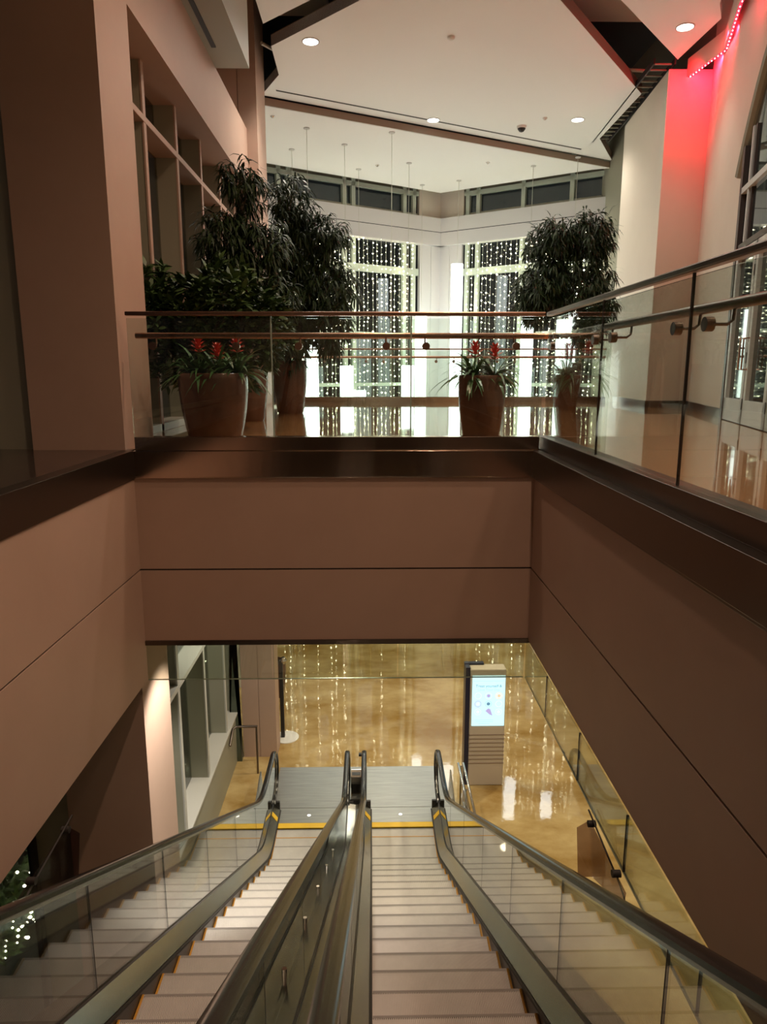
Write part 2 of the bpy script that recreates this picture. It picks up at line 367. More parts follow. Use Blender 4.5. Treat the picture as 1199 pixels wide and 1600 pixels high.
glass_rail('straight glass railing with bronze rails across the far edge of the well', (XL, YP + 0.08), (XR + 0.02, YP + 0.08), [1.26, 2.49], (0, 1), rail, 0.06,
           discs=[0.22, 0.95, 1.50, 2.27, 2.62, 3.42])
glass_rail('glass railing with dark rails along the right edge of the well', (XR + 0.06, YP + 0.10), (XR + 0.06, -3.8), [1.5, 2.86, 4.22, 5.58, 6.94, 8.3], (1, 0), steeld, 0,
           discs=[0.15, 1.35, 1.72, 2.7, 3.05, 4.05, 4.4, 5.4, 5.75, 6.8, 7.2])
glass_rail('distant glass railing with thin rails at the far edge of the upper floor', (-2.0, YV - 0.03), (5.40, YV - 0.03), [1.2, 2.5, 3.8, 5.1, 6.4], (0, -1), rail, -0.05,
           discs=[0.5, 0.95, 1.9, 2.3, 3.5, 3.9, 4.9, 5.3, 6.3, 6.8])

# ------------------------------------------------------------------ columns and walls, left side
o = struct('wall_column_left', MB().box(-3.03, -2.21, 6.42, 7.28, ZL, 7.2), paint, 'tall square painted column at the left rising through both levels', 'column')
struct('wall_column_far', MB().box(-2.95, -2.36, 13.9, 15.0, ZF, 7.2).box(-2.345, -2.02, 13.9, 15.0, ZF, 7.2).box(-2.36, -2.345, 13.93, 15.0, ZF, 7.2), paint, 'rosy painted column behind the tall plants at the left', 'column')
o = struct('wall_column_lower', MB().box(-2.36, -2.06, 12.05, 12.5, ZL, ZB).box(-2.05, -1.75, 12.05, 12.5, ZL, ZB).box(-2.06, -2.05, 12.07, 12.5, ZL, ZB), paint, 'panelled pinkish column on the lower level left of the landing', 'column')
struct('wall_beam', MB().box(-2.95, -2.21, 7.28, 13.9, 3.28, 4.27).box(-2.95, -2.21, -6, 6.42, 3.28, 4.27), paint, 'deep rosy beam above the left windows', 'beam')
o = struct('ceiling', MB().box(-2.95, -1.73, -6, 11.3, 4.27, 5.9), olive, 'grey dropped bulkhead running above the left beam', 'ceiling')
MB().box(-2.12, -2.06, 2.0, 10.6, 4.255, 4.27).build('slot_diffuser', dark, o)
struct('wall_far_left', MB().box(-3.0, -2.9, 15, 20.5, ZF - 6.3, 7.2), white, 'pale wall at the left of the far atrium', 'wall')
struct('wall_outer_left', MB().box(-3.1, -2.95, 7.28, 15, 3.28, 7.2).box(-3.1, -2.95, -6, 6.42, 4.27, 7.2), paint, 'wall above the left windows', 'wall')

def fin_window(n, label, z0, z1, zt, ys, y0, y1, sill, cap):
    t = thing('window_%d' % n, (-2.8, (y0 + y1) / 2, z0), label, 'window', kind='structure')
    MB().box(-2.735, -2.725, y0, y1, z0 + sill, z1).build('pane', wglass, t)
    for y in ys:
        f = MB().box(-2.75, -2.48, y - 0.04, y + 0.04, z0 + sill, z1).build('mullion', olive, t)
        MB().box(-2.48, -2.46, y - 0.045, y + 0.045, z0 + sill, z1).build('mullion_cap', cap, f)
    for y in ys: MB().box(-2.75, -2.70, y + 0.82, y + 0.86, z0 + sill, z1).build('pane_bar', dark, t)
    MB().box(-2.75, -2.455, y0, y1, zt - 0.035, zt + 0.035).build('transom', cap, t, bevel=0.004)
    if sill: MB().box(-2.84, -2.42, y0, y1, z0 + sill - 0.04, z0 + sill).build('sill', greyf, t, bevel=0.004)
    if sill: MB().box(-2.84, -2.46, y0, y1, z0, z0 + sill - 0.04).build('apron', olive, t)
    else: MB().box(-2.84, -2.46, y0, y1, z0, z0 + 0.09).build('sill', greyf, t, bevel=0.004)
fin_window(1, 'upper left window wall with deep vertical fins behind the plants', ZF, 3.28, 2.7, [7.35, 8.5, 9.85, 11.2, 12.55, 13.8], 7.28, 13.9, 0, paint)
fin_window(2, 'lower left window wall with deep olive fins and grey sill', ZL, ZB, -3.95, [7.35, 8.5, 9.85, 11.2, 12.0], 7.28, 12.1, 0.97, greyf)
# near left windows in front of the column
def near_window(n, label, z0, z1, sill):
    t = thing('window_%d' % n, (-3.42, 3, z0), label, 'window', kind='structure')
    MB().box(-3.44, -3.43, -5.9, 6.45, z0 + sill, z1).build('pane', wglassn, t)
    for y in (6.42, 4.9, 3.3, 1.7, 0.1): MB().box(-3.46, -3.40, y - 0.03, y + 0.05, z0 + sill, z1).build('mullion', dark, t)
    MB().box(-3.47, -3.36, -5.9, 6.45, z0 + sill - 0.08, z0 + sill).build('sill', olive, t)
    if sill > 0.3: MB().box(-3.47, -3.40, -5.9, 6.45, z0, z0 + sill - 0.08).build('apron', olive, t)
    return t
near_window(3, 'black framed window at the far left edge above the stone ledge', ZF, 3.9, 0.1)
near_window(4, 'black framed window low on the left showing a lit tree outside', ZL, ZB - 0.3, 0.12)
struct('wall_jamb', MB().box(-3.5, -3.045, 6.5, 7.0, ZL, 7.2), olive, 'olive grey jamb panel between the near window and the tall column', 'wall')
struct('wall_lintel', MB().box(-3.5, -3.36, -6, 6.5, 3.9, 7.2), olive, 'wall above the near left window', 'wall')

# outside: ground, tree with lights
struct('floor', MB().box(-16, -3.5, -8, 30, -7.3, -7.05), night, 'dark ground outside the windows at night', 'ground')

# ------------------------------------------------------------------ right side upper walls and doors
WS = Vector((6.2, 14.0)); WD = Vector((-0.26, -1.0)).normalized(); WN = Vector((WD.y, -WD.x))   # WN points into the room (left)
if WN.x > 0: WN = -WN
def wp(s, off, z): p = WS + WD * s + WN * off; return Vector((p.x, p.y, z))
def wbox(b, s0, s1, o0, o1, z0, z1): return b.prism([wp(s0, o0, z0), wp(s1, o0, z0), wp(s1, o1, z0), wp(s0, o1, z0)], (0, 0, z1 - z0))
struct('wall_right_upper', wbox(MB(), 0, 20.5, -0.12, 0, ZF, 7.2), cream, 'cream wall on the right behind the glass railing', 'wall')
struct('wall_red_column', MB().prism([(5.40, 14.0, -0.95), (6.35, 14.0, -0.95), (6.35, 17.2, -0.95), (5.66, 17.0, -0.95)], (0, 0, 6.28)), cream, 'wide cream pier lit red at its top beside the right wall', 'column')
b = wbox(MB(), 0.02, 3.35, 0, 0.02, ZF, ZF + 0.13); b.box(5.385, 6.2, 13.985, 14.0, ZF, ZF + 0.13); b.prism([(5.385, 13.985, ZF), (5.40, 13.985, ZF), (5.62, 16.55, ZF), (5.605, 16.55, ZF)], (0, 0, 0.13))
struct('baseboard_right', b, steeld, 'dark metal baseboard along the right pier and wall', 'baseboard')
S0, S1 = 3.52, 7.1
dr = thing('door_1', wp(S0, 0, ZF), 'white double glass doors under an arched transom at the right edge', 'door', kind='structure')
fr = MB(); wbox(fr, S0, S0 + 0.12, 0, 0.10, ZF, 3.05); wbox(fr, S1 - 0.12, S1, 0, 0.10, ZF, 3.05); wbox(fr, S0, S1, 0, 0.08, 1.66, 1.74)
fr.build('door_frame', framed, dr)
gl = MB()
arch = [wp(S0 + 0.12, 0.03, ZF)] + [wp(S1 - 0.12, 0.03, ZF)]
for k in range(13):
    t = k / 12; s = S1 - 0.12 - (S1 - S0 - 0.24) * t; arch.append(wp(s, 0.03, 3.05 + 1.0 * math.sin(math.pi * t) ** 0.9 if 0 < t < 1 else 3.05))
gl.prism(arch, (WN.x * 0.01, WN.y * 0.01, 0)); gl.build('pane', mat('door_glass_dark', (0.02, 0.025, 0.025), 0.03, 0, 0.9), dr)
mol = []
for k in range(17):
    t = k / 16; s = S0 - 0.30 + (S1 - S0 + 0.6) * t; mol.append(wp(s, 0.05, 2.75 + 1.6 * math.sin(math.pi * t) ** 0.9 if 0 < t < 1 else 2.75))
MB().tube(mol, 0.07, 8).build('arch_moulding', olive, dr, smooth=True)
tr = MB(); wbox(tr, S0, S1, 0.03, 0.10, 2.42, 2.50); tr.build('transom', doorw, dr)
for s in (S0 + 0.45, S0 + 1.8, S1 - 0.45):
    wbox(MB(), s - 0.03, s + 0.03, 0.03, 0.09, 1.74, 3.2).build('mullion', doorw, dr)
    wbox(MB(), s + 0.04, s + 0.12, 0.03, 0.07, 1.74, 3.2).build('mullion_dark_bar', framed, dr)  # plain dark bar beside each mullion, same material as the door frame
for i in range(3):
    a = S0 + 0.14 + i * 1.12; c = a + 1.08
    lf = MB(); wbox(lf, a, a + 0.11, 0.04, 0.09, ZF + 0.01, 1.64); wbox(lf, c - 0.11, c, 0.04, 0.09, ZF + 0.01, 1.64)
    wbox(lf, a, c, 0.04, 0.09, ZF + 0.01, ZF + 0.32); wbox(lf, a, c, 0.04, 0.09, 1.52, 1.64)
    l = lf.build('door_leaf', doorw, dr)
    hs = c - 0.07 if i != 1 else a + 0.07
    MB().tube([wp(hs, 0.09, 0.02), wp(hs, 0.16, 0.02), wp(hs, 0.16, 0.42), wp(hs, 0.09, 0.42)], 0.012, 8).build('pull_handle', rail, l, smooth=True)
    for hz in (-0.5, 0.1, 1.2): wbox(MB(), a - 0.03, a, 0.07, 0.10, hz, hz + 0.14).build('hinge', framed, l)

# ------------------------------------------------------------------ ceilings
Z1 = 5.45
def slab(poly, z, th): return MB().prism([(x, y, z) for x, y in poly], (0, 0, th))
P1 = [(1.63, 10.15), (-1.68, 13.5), (-1.70, 14.7), (-2.17, 15.7), (6.4, 20.1), (5.5, 18.3), (5.45, 15.5)]
cm = struct('ceiling', slab(P1, Z1, 0.17), ceilm, 'large white faceted ceiling panel over the upper floor', 'ceiling')
b = MB()
for i in range(len(P1)):
    if i == 3: continue
    p, q = P1[i], P1[(i + 1) % len(P1)]; b.prism([(p[0], p[1], Z1 + 0.004), (q[0], q[1], Z1 + 0.004), (q[0], q[1], Z1 + 0.18), (p[0], p[1], Z1 + 0.18)], (0.002, -0.002, 0))
b.build('edge_band', fascia, cm)
MB().prism([(-1.85, 15.42, Z1 - 0.004), (5.3, 19.1, Z1 - 0.004), (5.3, 19.16, Z1 - 0.004), (-1.85, 15.48, Z1 - 0.004)], (0, 0, 0.004)).build('slot_diffuser', dark, cm)
P2 = [(-1.70, 12.7), (1.77, 9.49), (5.5, 13.9), (5.55, 12.4), (5.37, 11.93), (4.3, 8.0), (2.0, -5.5), (-1.70, -5.5)]
P2 = [(-1.70, 12.7), (1.77, 9.49), (5.5, 13.9), (5.55, 12.4), (5.30, 11.93), (4.2, 8.0), (1.0, -5.5), (-1.70, -5.5)]
struct('ceiling', slab(P2, Z1, 0.17), ceilm, 'near white ceiling panel coming to a point at the right', 'ceiling')
P3 = [(-2.9, 15.40), (-2.17, 15.78), (6.4, 20.18), (5.95, 20.35), (2.14, 22.95), (-2.9, 19.75)]
c3 = struct('ceiling', slab(P3, 5.29, 0.15), ceilm, 'lower white ceiling panel over the far atrium', 'ceiling')
MB().prism([(-2.9, 15.38, 5.285), (-2.17, 15.76, 5.285), (6.4, 20.16, 5.285), (6.4, 20.16, 5.45), (-2.17, 15.76, 5.45), (-2.9, 15.38, 5.45)][:0] or [(-2.17, 15.755, 5.292), (6.4, 20.155, 5.292), (6.4, 20.155, 5.43), (-2.17, 15.755, 5.43)], (0.003, -0.01, 0)).build('edge_band', fascia, c3)
struct('ceiling', MB().box(-4.5, 9, -6.5, 25.5, 7.2, 7.4), black, 'black open ceiling void above the panels', 'ceiling')
struct('wall_rear', MB().box(-4.5, 9, -6.2, -6.0, -7.3, 7.2), cream, 'wall behind the viewer', 'wall')
struct('wall_lower_right', MB().box(8.6, 8.8, -6, 21, -7.3, 7.2), cream, 'cream wall at the far right of both levels', 'wall')

# ceiling void contents
def duct_run(pts, r, m, label, nm='air_duct', seg=20):
    b = MB(); b.tube(pts, r, seg); return tag(b.build(nm, m, smooth=True), label, 'duct')
duct_run([(2.2, 9.4, 6.5), (3.9, 12.2, 6.5)], 0.35, black, 'black round duct above the gap between ceiling panels')
duct_run([(-1.55, 11.0, 6.35), (-1.50, 12.2, 6.2), (-1.45, 12.95, 6.1)], [0.30, 0.27, 0.22], foil, 'crumpled foil wrapped duct end in the left ceiling gap', 'foil_duct')
tag(MB().box(3.4, 5.2, 13.1, 14.5, 6.3, 6.8).build('air_duct', duct, bevel=0.01), 'rectangular galvanised duct seen in the right ceiling gap', 'duct')
tag(MB().box(-1.6, -0.7, 13.0, 13.7, 6.0, 6.4).build('air_duct', duct, bevel=0.01), 'rectangular galvanised duct seen in the left ceiling gap', 'duct')
for (p, q, lb) in (((3.9, 14.8, 5.66), (5.3, 14.95, 5.66), 'thin pipe crossing the right ceiling gap'), ((-1.9, 13.9, 5.66), (-1.2, 14.9, 5.66), 'thin pipe slanting through the left ceiling gap')):
    tag(MB().tube([p, q], 0.03, 10).build('pipe', duct, smooth=True), lb, 'pipe')
# ladder tray along the top of the pier wall
lt = thing('cable_tray', (5.35, 16.5, 5.5), 'black ladder cable tray above the right pier by the ceiling edge', 'cable tray')
A, B = Vector((5.16, 14.1, 5.50)), Vector((5.42, 18.6, 5.50))
for dx in (-0.0, 0.38): MB().beam(A + Vector((dx, 0, 0)), B + Vector((dx, 0, 0)), 0.03, 0.1).build('side_rail', dark, lt)
for k in range(17):
    p = A.lerp(B, (k + 0.5) / 17); MB().beam(p, p + Vector((0.38, 0, 0)), 0.035, 0.02).build('rung', olive, lt)
struct('wall_upper_far_right', MB().box(6.36, 6.5, 14.2, 20.7, -0.9, 7.2), olive, 'dark olive wall strip above and behind the red lit pier', 'wall')
# red led cove
cv = thing('led_cove', (5.75, 13.0, 5.2), 'angled cove strip with glowing red and pink lights at the top right', 'light strip')
pth = [(5.74, 14.0), (5.86, 12.87), (5.34, 11.4), (4.7, 9.2)]
for a, c in zip(pth[:-1], pth[1:]):
    MB().beam((*a, 5.35), (*c, 5.35), 0.03, 0.30).build('cove_fascia', cream, cv)
    MB().beam((a[0] + 0.03, a[1], 5.205), (c[0] + 0.03, c[1], 5.205), 0.05, 0.012).build('strip_channel', led, cv)
    n = 12; bb = MB()
    for k in range(n):
        p = Vector((*a, 5.196)).lerp(Vector((*c, 5.196)), (k + 0.5) / n); bb.lathe([(0.004, -0.01), (0.009, -0.004), (0.009, 0.004)], (p.x + 0.03, p.y, p.z), 8)
    bb.build('diode_row', ledw, cv)
for a, c in zip(pth[:-1], pth[1:]):
    m_ = ((a[0] + c[0]) / 2 + 0.10, (a[1] + c[1]) / 2, 5.22)
    l = area(m_, 1.0, 20, (1.0, 0.015, 0.05), aim=(0.8, 0.25, -0.35), sizey=0.06)
spot((5.60, 13.30, 5.10), 85, (1.0, 0.008, 0.03), 140, 0.9, aim=(0.15, 1.0, -0.45), rad=0.05)

# downlights and ceiling devices
def downlight(x, y, z, r, label, group):
    t = thing('downlight', (x, y, z - 0.012), label, 'light', group)
    MB().lathe([(r + 0.02, 0.012), (r + 0.018, 0.0), (r, 0.0), (r, 0.012)], (x, y, z - 0.012), 28).build('trim_ring', white, t, smooth=True)
    MB().lathe([(0.001, -0.003), (r * 0.96, -0.001), (r * 0.96, 0.01)], (x, y, z - 0.013), 28).build('lens', lens, t)
    return t
downlight(-0.99, 13.3, Z1, 0.13, 'round lit downlight at the left of the main ceiling panel', 'ceiling downlights')
downlight(1.41, 17.08, Z1, 0.13, 'round lit downlight at the middle of the main ceiling panel near its far edge', 'ceiling downlights')
downlight(4.6, 17.0, Z1, 0.13, 'round lit downlight at the right of the main ceiling panel', 'ceiling downlights')
downlight(5.1, 12.68, Z1, 0.13, 'round lit downlight in the pointed red-tinted ceiling panel', 'ceiling downlights')
def dev(name, x, y, z, prof, m, label, cat, group=None):
    return tag(MB().lathe(prof, (x, y, z), 20).build(name, m, smooth=True), label, cat, group)
dev('smoke_detector', 1.36, 13.1, Z1, [(0.03, -0.05), (0.06, -0.03), (0.06, 0.0)], plast, 'small white detector in the middle of the ceiling panel', 'detector')
dev('sprinkler_head', 3.85, 16.9, Z1, [(0.02, -0.05), (0.05, -0.012), (0.05, 0)], plast, 'small sprinkler head left of the right downlight', 'sprinkler', 'sprinkler heads')
for x, y, lb in ((-2.05, 16.4, 'tiny sprinkler head at the left end of the far ceiling panel'), (0.2, 20.0, 'tiny sprinkler head in the far ceiling panel left of middle'), (3.05, 19.7, 'tiny sprinkler head in the far ceiling panel right of middle')):
    dev('sprinkler_head', x, y, 5.29, [(0.02, -0.04), (0.05, -0.012), (0.05, 0)], chrome, lb, 'sprinkler', 'sprinkler heads')
sc_ = thing('security_camera', (3.45, 17.45, Z1), 'dome security camera with dark lens on the ceiling panel', 'security camera')
MB().lathe([(0.10, -0.05), (0.11, 0.0)], (3.45, 17.45, Z1), 24).build('housing', plast, sc_, smooth=True)
MB().lathe([(0.01, -0.13), (0.05, -0.115), (0.085, -0.07), (0.09, -0.05)], (3.45, 17.45, Z1), 24).build('dome', skirt, sc_, smooth=True)

# ------------------------------------------------------------------ far atrium window walls
CX, CY = 2.2, 23.6
def far_wall(side):
    D = Vector((-5.1, -3.2)).normalized() if side < 0 else Vector((4.3, -3.0)).normalized()
    N = Vector((D.y, -D.x)) ;
    if N.y > 0: N = -N
    def P(s, o, z): p = Vector((CX, CY)) + D * s + N * o; return Vector((p.x, p.y, z))
    def bx(b, s0, s1, o0, o1, z0, z1): return b.prism([P(s0, o0, z0), P(s1, o0, z0), P(s1, o1, z0), P(s0, o1, z0)], (0, 0, z1 - z0))
    L = 6.1 if side < 0 else 5.6
    nm = 'left' if side < 0 else 'right'
    o = struct('wall_far_%s_band' % nm, bx(MB(), 0, L, 0.0, 0.30, 3.82, 4.22) and bx(bx(MB(), 0, L, 0, 0.30, 3.82, 4.20), 0, L, 0, 0.30, 4.22, 4.62), white, 'white band across the %s far window wall' % nm, 'wall')
    bx(MB(), 0, L, 0, 0.285, 4.19, 4.23).build('band_groove', dark, o)
    w = thing('window_%d' % (5 if side < 0 else 6), P(L / 2, 0, ZL), 'tall %s window wall of the far atrium behind curtains of string lights' % nm, 'window', kind='structure')
    bx(MB(), 0.5, L, -0.02, -0.01, ZL, 6.6).build('pane', wglass, w)
    st = [1.0, 1.35, 3.15, 3.45, 5.2, 5.5] if side < 0 else [0.95, 1.3, 2.75, 4.2, 5.5]
    for s in st: bx(MB(), s, s + (0.12), -0.05, 0.10, ZL, 6.2).build('mullion', winf, w)
    for z in (-5.9, -3.9, -2.1, -0.45, 1.05, 2.9): bx(MB(), 0.9, L, -0.05, 0.12, z, z + 0.20 if z == 2.9 else z + 0.10).build('transom', winf, w)
    bx(MB(), 0.9, L, -0.05, 0.08, 4.62, 4.72).build('transom', olive, w)
    bx(MB(), 0.9, L, -0.05, 0.10, 5.22, 5.34).build('transom', winf, w)
    bx(MB(), 0.0, L, -0.02, 0.03, 5.34, 6.6).build('head_panel', olive, w)
    bx(MB(), 0.0, 0.88, -0.02, 0.10, 4.62, 6.0).build('corner_panel', cream, w)
    o = struct('wall_far_%s_pilaster' % nm, bx(MB(), 0.0, 0.42, -0.02, 0.12, ZL, 3.82).prism([P(0.43, 0, ZL), P(0.85, 0, ZL), P(0.85, 0.12, ZL), P(0.43, 0.12, ZL)], (0, 0, 3.82 - ZL)), white, 'pale pilaster %s of the corner of the far atrium' % nm, 'wall')
    # strands of bulbs
    a, e = (1.15, 5.9) if side < 0 else (1.05, 5.3)
    n = 30 if side < 0 else 27
    for k in range(n):
        s = a + (e - a) * (k + 0.5) / n + random.uniform(-0.02, 0.02)
        st_ = MB(); top = 3.86; bot = random.choice((-1.2, -1.5, -2.0, -6.2, -6.4))
        t = thing('string_light_strand', P(s, 0.22, top), 'vertical strand of tiny warm bulbs hanging before the %s far window wall' % nm, 'string lights', 'light curtain on the %s far windows' % nm)
        MB().tube([P(s, 0.22, top), P(s, 0.22, bot)], 0.004, 4, cap=False).build('wire', wire, t)
        z = top - random.uniform(0.02, 0.25)
        while z > bot:
            q = P(s + random.uniform(-0.02, 0.02), 0.23, z); r = random.choice((0.008, 0.010, 0.013, 0.018, 0.024))
            st_.add([q + Vector(v) * r for v in ((1, 0, 0), (-1, 0, 0), (0, 1, 0), (0, -1, 0), (0, 0, 1), (0, 0, -1))],
                    [(0, 2, 4), (2, 1, 4), (1, 3, 4), (3, 0, 4), (2, 0, 5), (1, 2, 5), (3, 1, 5), (0, 3, 5)])
            z -= random.uniform(0.10, 0.26)
        bo = st_.build('bulbs', bulb, t); bo['kind'] = 'stuff'
far_wall(-1); far_wall(1)

# ------------------------------------------------------------------ pendant tubes
def pendant(x, y, top, ln, label):
    t = thing('pendant_lamp', (x, y, 5.29), label, 'lamp', 'white tube pendants of the far atrium')
    MB().lathe([(0.07, -0.02), (0.07, 0.0)], (x, y, 5.29), 20).build('canopy', white, t)
    MB().tube([(x, y, 5.28), (x, y, top)], 0.006, 6).build('cable', wire, t)
    MB().lathe([(0.15, 0), (0.17, 0.0), (0.17, ln), (0.15, ln)], (x, y, top - ln), 28).build('tube_shade', tubem, t, smooth=True)
    return t
pendant(-1.40, 17.15, 1.18, 3.38, 'glowing tube pendant nearest the plants at the left')
pendant(-1.90, 18.7, 0.2, 2.40, 'glowing tube pendant behind the left plants')
pendant(-0.60, 18.3, 0.13, 2.33, 'glowing tube pendant ending just under the distant handrail left of centre')
pendant(-0.30, 20.4, -0.54, 0.56, 'lowest glowing tube pendant, barely above the far curb')
pendant(1.02, 19.8, 0.15, 1.65, 'glowing tube pendant just left of the atrium corner, the lower of two')
pendant(0.50, 17.4, -1.6, 0.80, 'cable pendant whose tube hangs below the upper floor')
pendant(1.52, 22.0, 1.67, 2.77, 'glowing tube pendant in front of the atrium corner')
pendant(2.52, 21.5, 3.03, 4.13, 'tallest hung glowing tube pendant, right of the atrium corner')
pendant(4.30, 20.0, 1.35, 2.85, 'glowing tube pendant left of the right tree')
pendant(5.25, 19.2, 1.5, 3.00, 'glowing tube pendant behind the right tree')

# ------------------------------------------------------------------ escalators
Y_TOP, Y_BOT = -1.70, 9.21
def epath(off, ytop=-3.4, yend=11.6, rad=1.6):
    k = 0.5774
    yt = (-1.68 - ZF) / k          # where the nose line meets the upper floor
    yb = (-1.68 - ZL) / k
    pts = [(ytop, ZF + off), (yt, ZF + off), (yb, ZL + off), (yend, ZL + off)]
    return fillet(pts, rad, 10)
def clip_path(p, ya, yb):
    out = []
    for i in range(len(p) - 1):
        (y0, z0), (y1, z1) = p[i], p[i + 1]
        for yy in (ya, yb):
            pass
        if y1 < ya or y0 > yb: continue
        f = lambda y: z0 + (z1 - z0) * (y - y0) / ((y1 - y0) or 1)
        a, c = max(y0, ya), min(y1, yb)
        if not out: out.append((a, f(a)))
        out.append((c, f(c)))
    return out
# one grooved step, shared by every step
def step_mesh(cx, width=0.99):
    b = MB(); n = 90; p = width / n; h = 0.010
    vs = []; prof = []
    for i in range(n):
        x = cx - width / 2 + i * p
        prof += [(x, -h), (x + p * 0.4, -h), (x + p * 0.4, 0), (x + p, 0)]
    m = len(prof)
    rows = [(-0.40, 0.0), (0.0, 0.0)]
    vs = [(x, yy, z) for yy, _ in rows for x, z in prof]
    fs = [(i, i + 1, m + i + 1, m + i) for i in range(m - 1)]
    fs = [f[::1] for f in fs]
    b.add(vs, fs)
    # ribbed riser
    vs = []; 
    for zz, yy in ((0.0, 0.0), (-0.06, 0.0), (-0.16, -0.012), (-0.27, -0.05)):
        vs += [(x, yy + d, zz) for x, d in prof]
    fs = []
    for r in range(3): fs += [(r * m + i, r * m + i + 1, (r + 1) * m + i + 1, (r + 1) * m + i) for i in range(m - 1)]
    b.add(vs, fs)
    b.add([(cx - width / 2, -0.4, -h), (cx - width / 2, 0, -h), (cx - width / 2, -0.05, -0.27), (cx - width / 2, -0.4, -0.05)], [(0, 1, 2, 3)])
    b.add([(cx + width / 2, -0.4, -h), (cx + width / 2, 0, -h), (cx + width / 2, -0.05, -0.27), (cx + width / 2, -0.4, -0.05)], [(0, 3, 2, 1)])
    return b
def escalator(x0, x1, gl, gr, label, grp, inner):
    """x0..x1 step edges; gl, gr glass planes; inner = side (+1 right / -1 left) of the shared middle deck"""
    t = thing('escalator', ((x0 + x1) / 2, 10.8, ZL), label, 'escalator', grp)
    cx = (x0 + x1) / 2
    base = epath(0)
    st0 = None; yk = 9.90; k = 0
    sm = step_mesh(cx)
    prof_y = clip_path(base, -3, 11)
    def zat(y):
        for i in range(len(prof_y) - 1):
            if prof_y[i][0] <= y <= prof_y[i + 1][0]:
                (a, za), (c, zc) = prof_y[i], prof_y[i + 1]; return za + (zc - za) * (y - a) / ((c - a) or 1)
        return prof_y[-1][1]
    s0 = None
    while yk > 1.4:
        z = zat(yk) + 0.0
        if s0 is None:
            off = origin(t)
            me_b = MB(); me_b.v = [(v[0], v[1], v[2]) for v in sm.v]; me_b.f = sm.f
            s0 = me_b.build('step', stepm, t)
            for v in s0.data.vertices: v.co += off     # mesh local to the step
            for v in s0.data.vertices: v.co.x -= off.x
            for ea in (x0 + 0.003, x1 - 0.018):
                e0 = MB().box(ea, ea + 0.015, -0.395, 0.003, -0.10, 0.0025).build('edge_line', orange, t)
                for v in e0.data.vertices: v.co += off; v.co.x -= off.x
                e0.parent = s0
            e0 = MB().box(x0 + 0.02, x1 - 0.02, -0.012, 0.004, -0.02, 0.001).build('nosing_strip', nosem, t)
            for v in e0.data.vertices: v.co += off; v.co.x -= off.x
            e0.parent = s0
            so = s0
        else:
            so = copy_tree(s0, t)
        so.location = (0, yk - 10.8, z - ZL)
        yk -= 0.40
    # comb, landing plates
    cb = MB().box(x0, x1, 9.94, 10.06, ZL - 0.01, ZL + 0.006).build('comb_plate', yellow, t)
    MB().box(x0 + 0.003, x1 - 0.003, 9.70, 9.715, ZL - 0.002, ZL + 0.002).build('demarcation_line', orange, t)
    lp = MB().box(x0 - 0.02, x1 + 0.02, 10.06, 10.445, ZL - 0.01, ZL + 0.008).box(x0 - 0.16, x1 + 0.16, 10.455, 11.67, ZL - 0.01, ZL + 0.008).build('landing_plate', plate, t)
    MB().disc((cx - 0.02, 10.25, ZL + 0.008), 0.03, 0.004).build('plate_bolt', chrome, lp)
    MB().box(x0 - 0.02, x1 + 0.02, -3.8, -1.9, ZF - 0.02, ZF + 0.004).build('upper_landing_plate', plate, t)
    for sg, g in ((-1, gl), (1, gr)):
        xe = x0 if sg < 0 else x1
        # skirt with brush, inner deck, glass channel, outer deck
        bp = clip_path(base, -3.4, 10.35)
        MB().sweep([(xe, -0.35), (xe + sg * 0.012, -0.35), (xe + sg * 0.012, 0.055), (xe, 0.055)], bp).build('skirt_panel', skirt, t)
        MB().sweep([(xe - sg * 0.018, 0.035), (xe + sg * 0.01, 0.025), (xe + sg * 0.01, 0.05), (xe - sg * 0.014, 0.046)], bp).build('skirt_brush', dark, t)
        d0 = MB().sweep([(xe + sg * 0.002, 0.055), (g - sg * 0.012, 0.17), (g - sg * 0.012, 0.10), (xe + sg * 0.012, 0.0)][::1 if sg > 0 else -1], bp).build('inner_deck', esteel, t, smooth=True)
        MB().sweep([(g - sg * 0.014, 0.165), (g - sg * 0.014, 0.185), (g + sg * 0.014, 0.185), (g + sg * 0.014, 0.165)], bp).build('glass_channel', skirt, t)
        wid = 0.136 if sg == inner else 0.20
        MB().sweep([(g + sg * 0.012, 0.17), (g + sg * wid, 0.155), (g + sg * wid, 0.10), (g + sg * 0.012, 0.10)], bp).build('outer_deck', esteel, t, smooth=True)
        if sg != inner:
            MB().sweep([(g + sg * (wid - 0.01), 0.15), (g + sg * (wid - 0.01), -0.62), (g + sg * (wid - 0.03), -0.62), (g + sg * (wid - 0.03), 0.15)], clip_path(epath(0), -1.0, 9.0) + [(10.35, ZL + 0.62)]).build('truss_cladding', esteel, t)
        # sticker on the inner deck
        st = MB().sweep([(xe + sg * 0.006, 0.062), (g - sg * 0.016, 0.172), (g - sg * 0.016, 0.1745), (xe + sg * 0.004, 0.065)], [(10.02, ZL), (10.12, ZL)]).build('yellow_sticker', yellow, t)
        # deck end cap
        MB().box(min(xe, g + sg * 0.10), max(xe, g + sg * 0.10), 10.34, 10.39, ZL + 0.0, ZL + 0.19).build('deck_end_cap', skirt, t, bevel=0.01)
        # glass panels
        gb = epath(0.175); gt = epath(0.93)
        cuts = [-3.0, -1.7, -0.4, 0.9, 2.2, 3.5, 4.8, 6.1, 7.4, 8.7, 10.0]
        def zof(p, y):
            for i in range(len(p) - 1):
                if p[i][0] <= y <= p[i + 1][0]: return p[i][1] + (p[i + 1][1] - p[i][1]) * (y - p[i][0]) / ((p[i + 1][0] - p[i][0]) or 1)
            return p[-1][1]
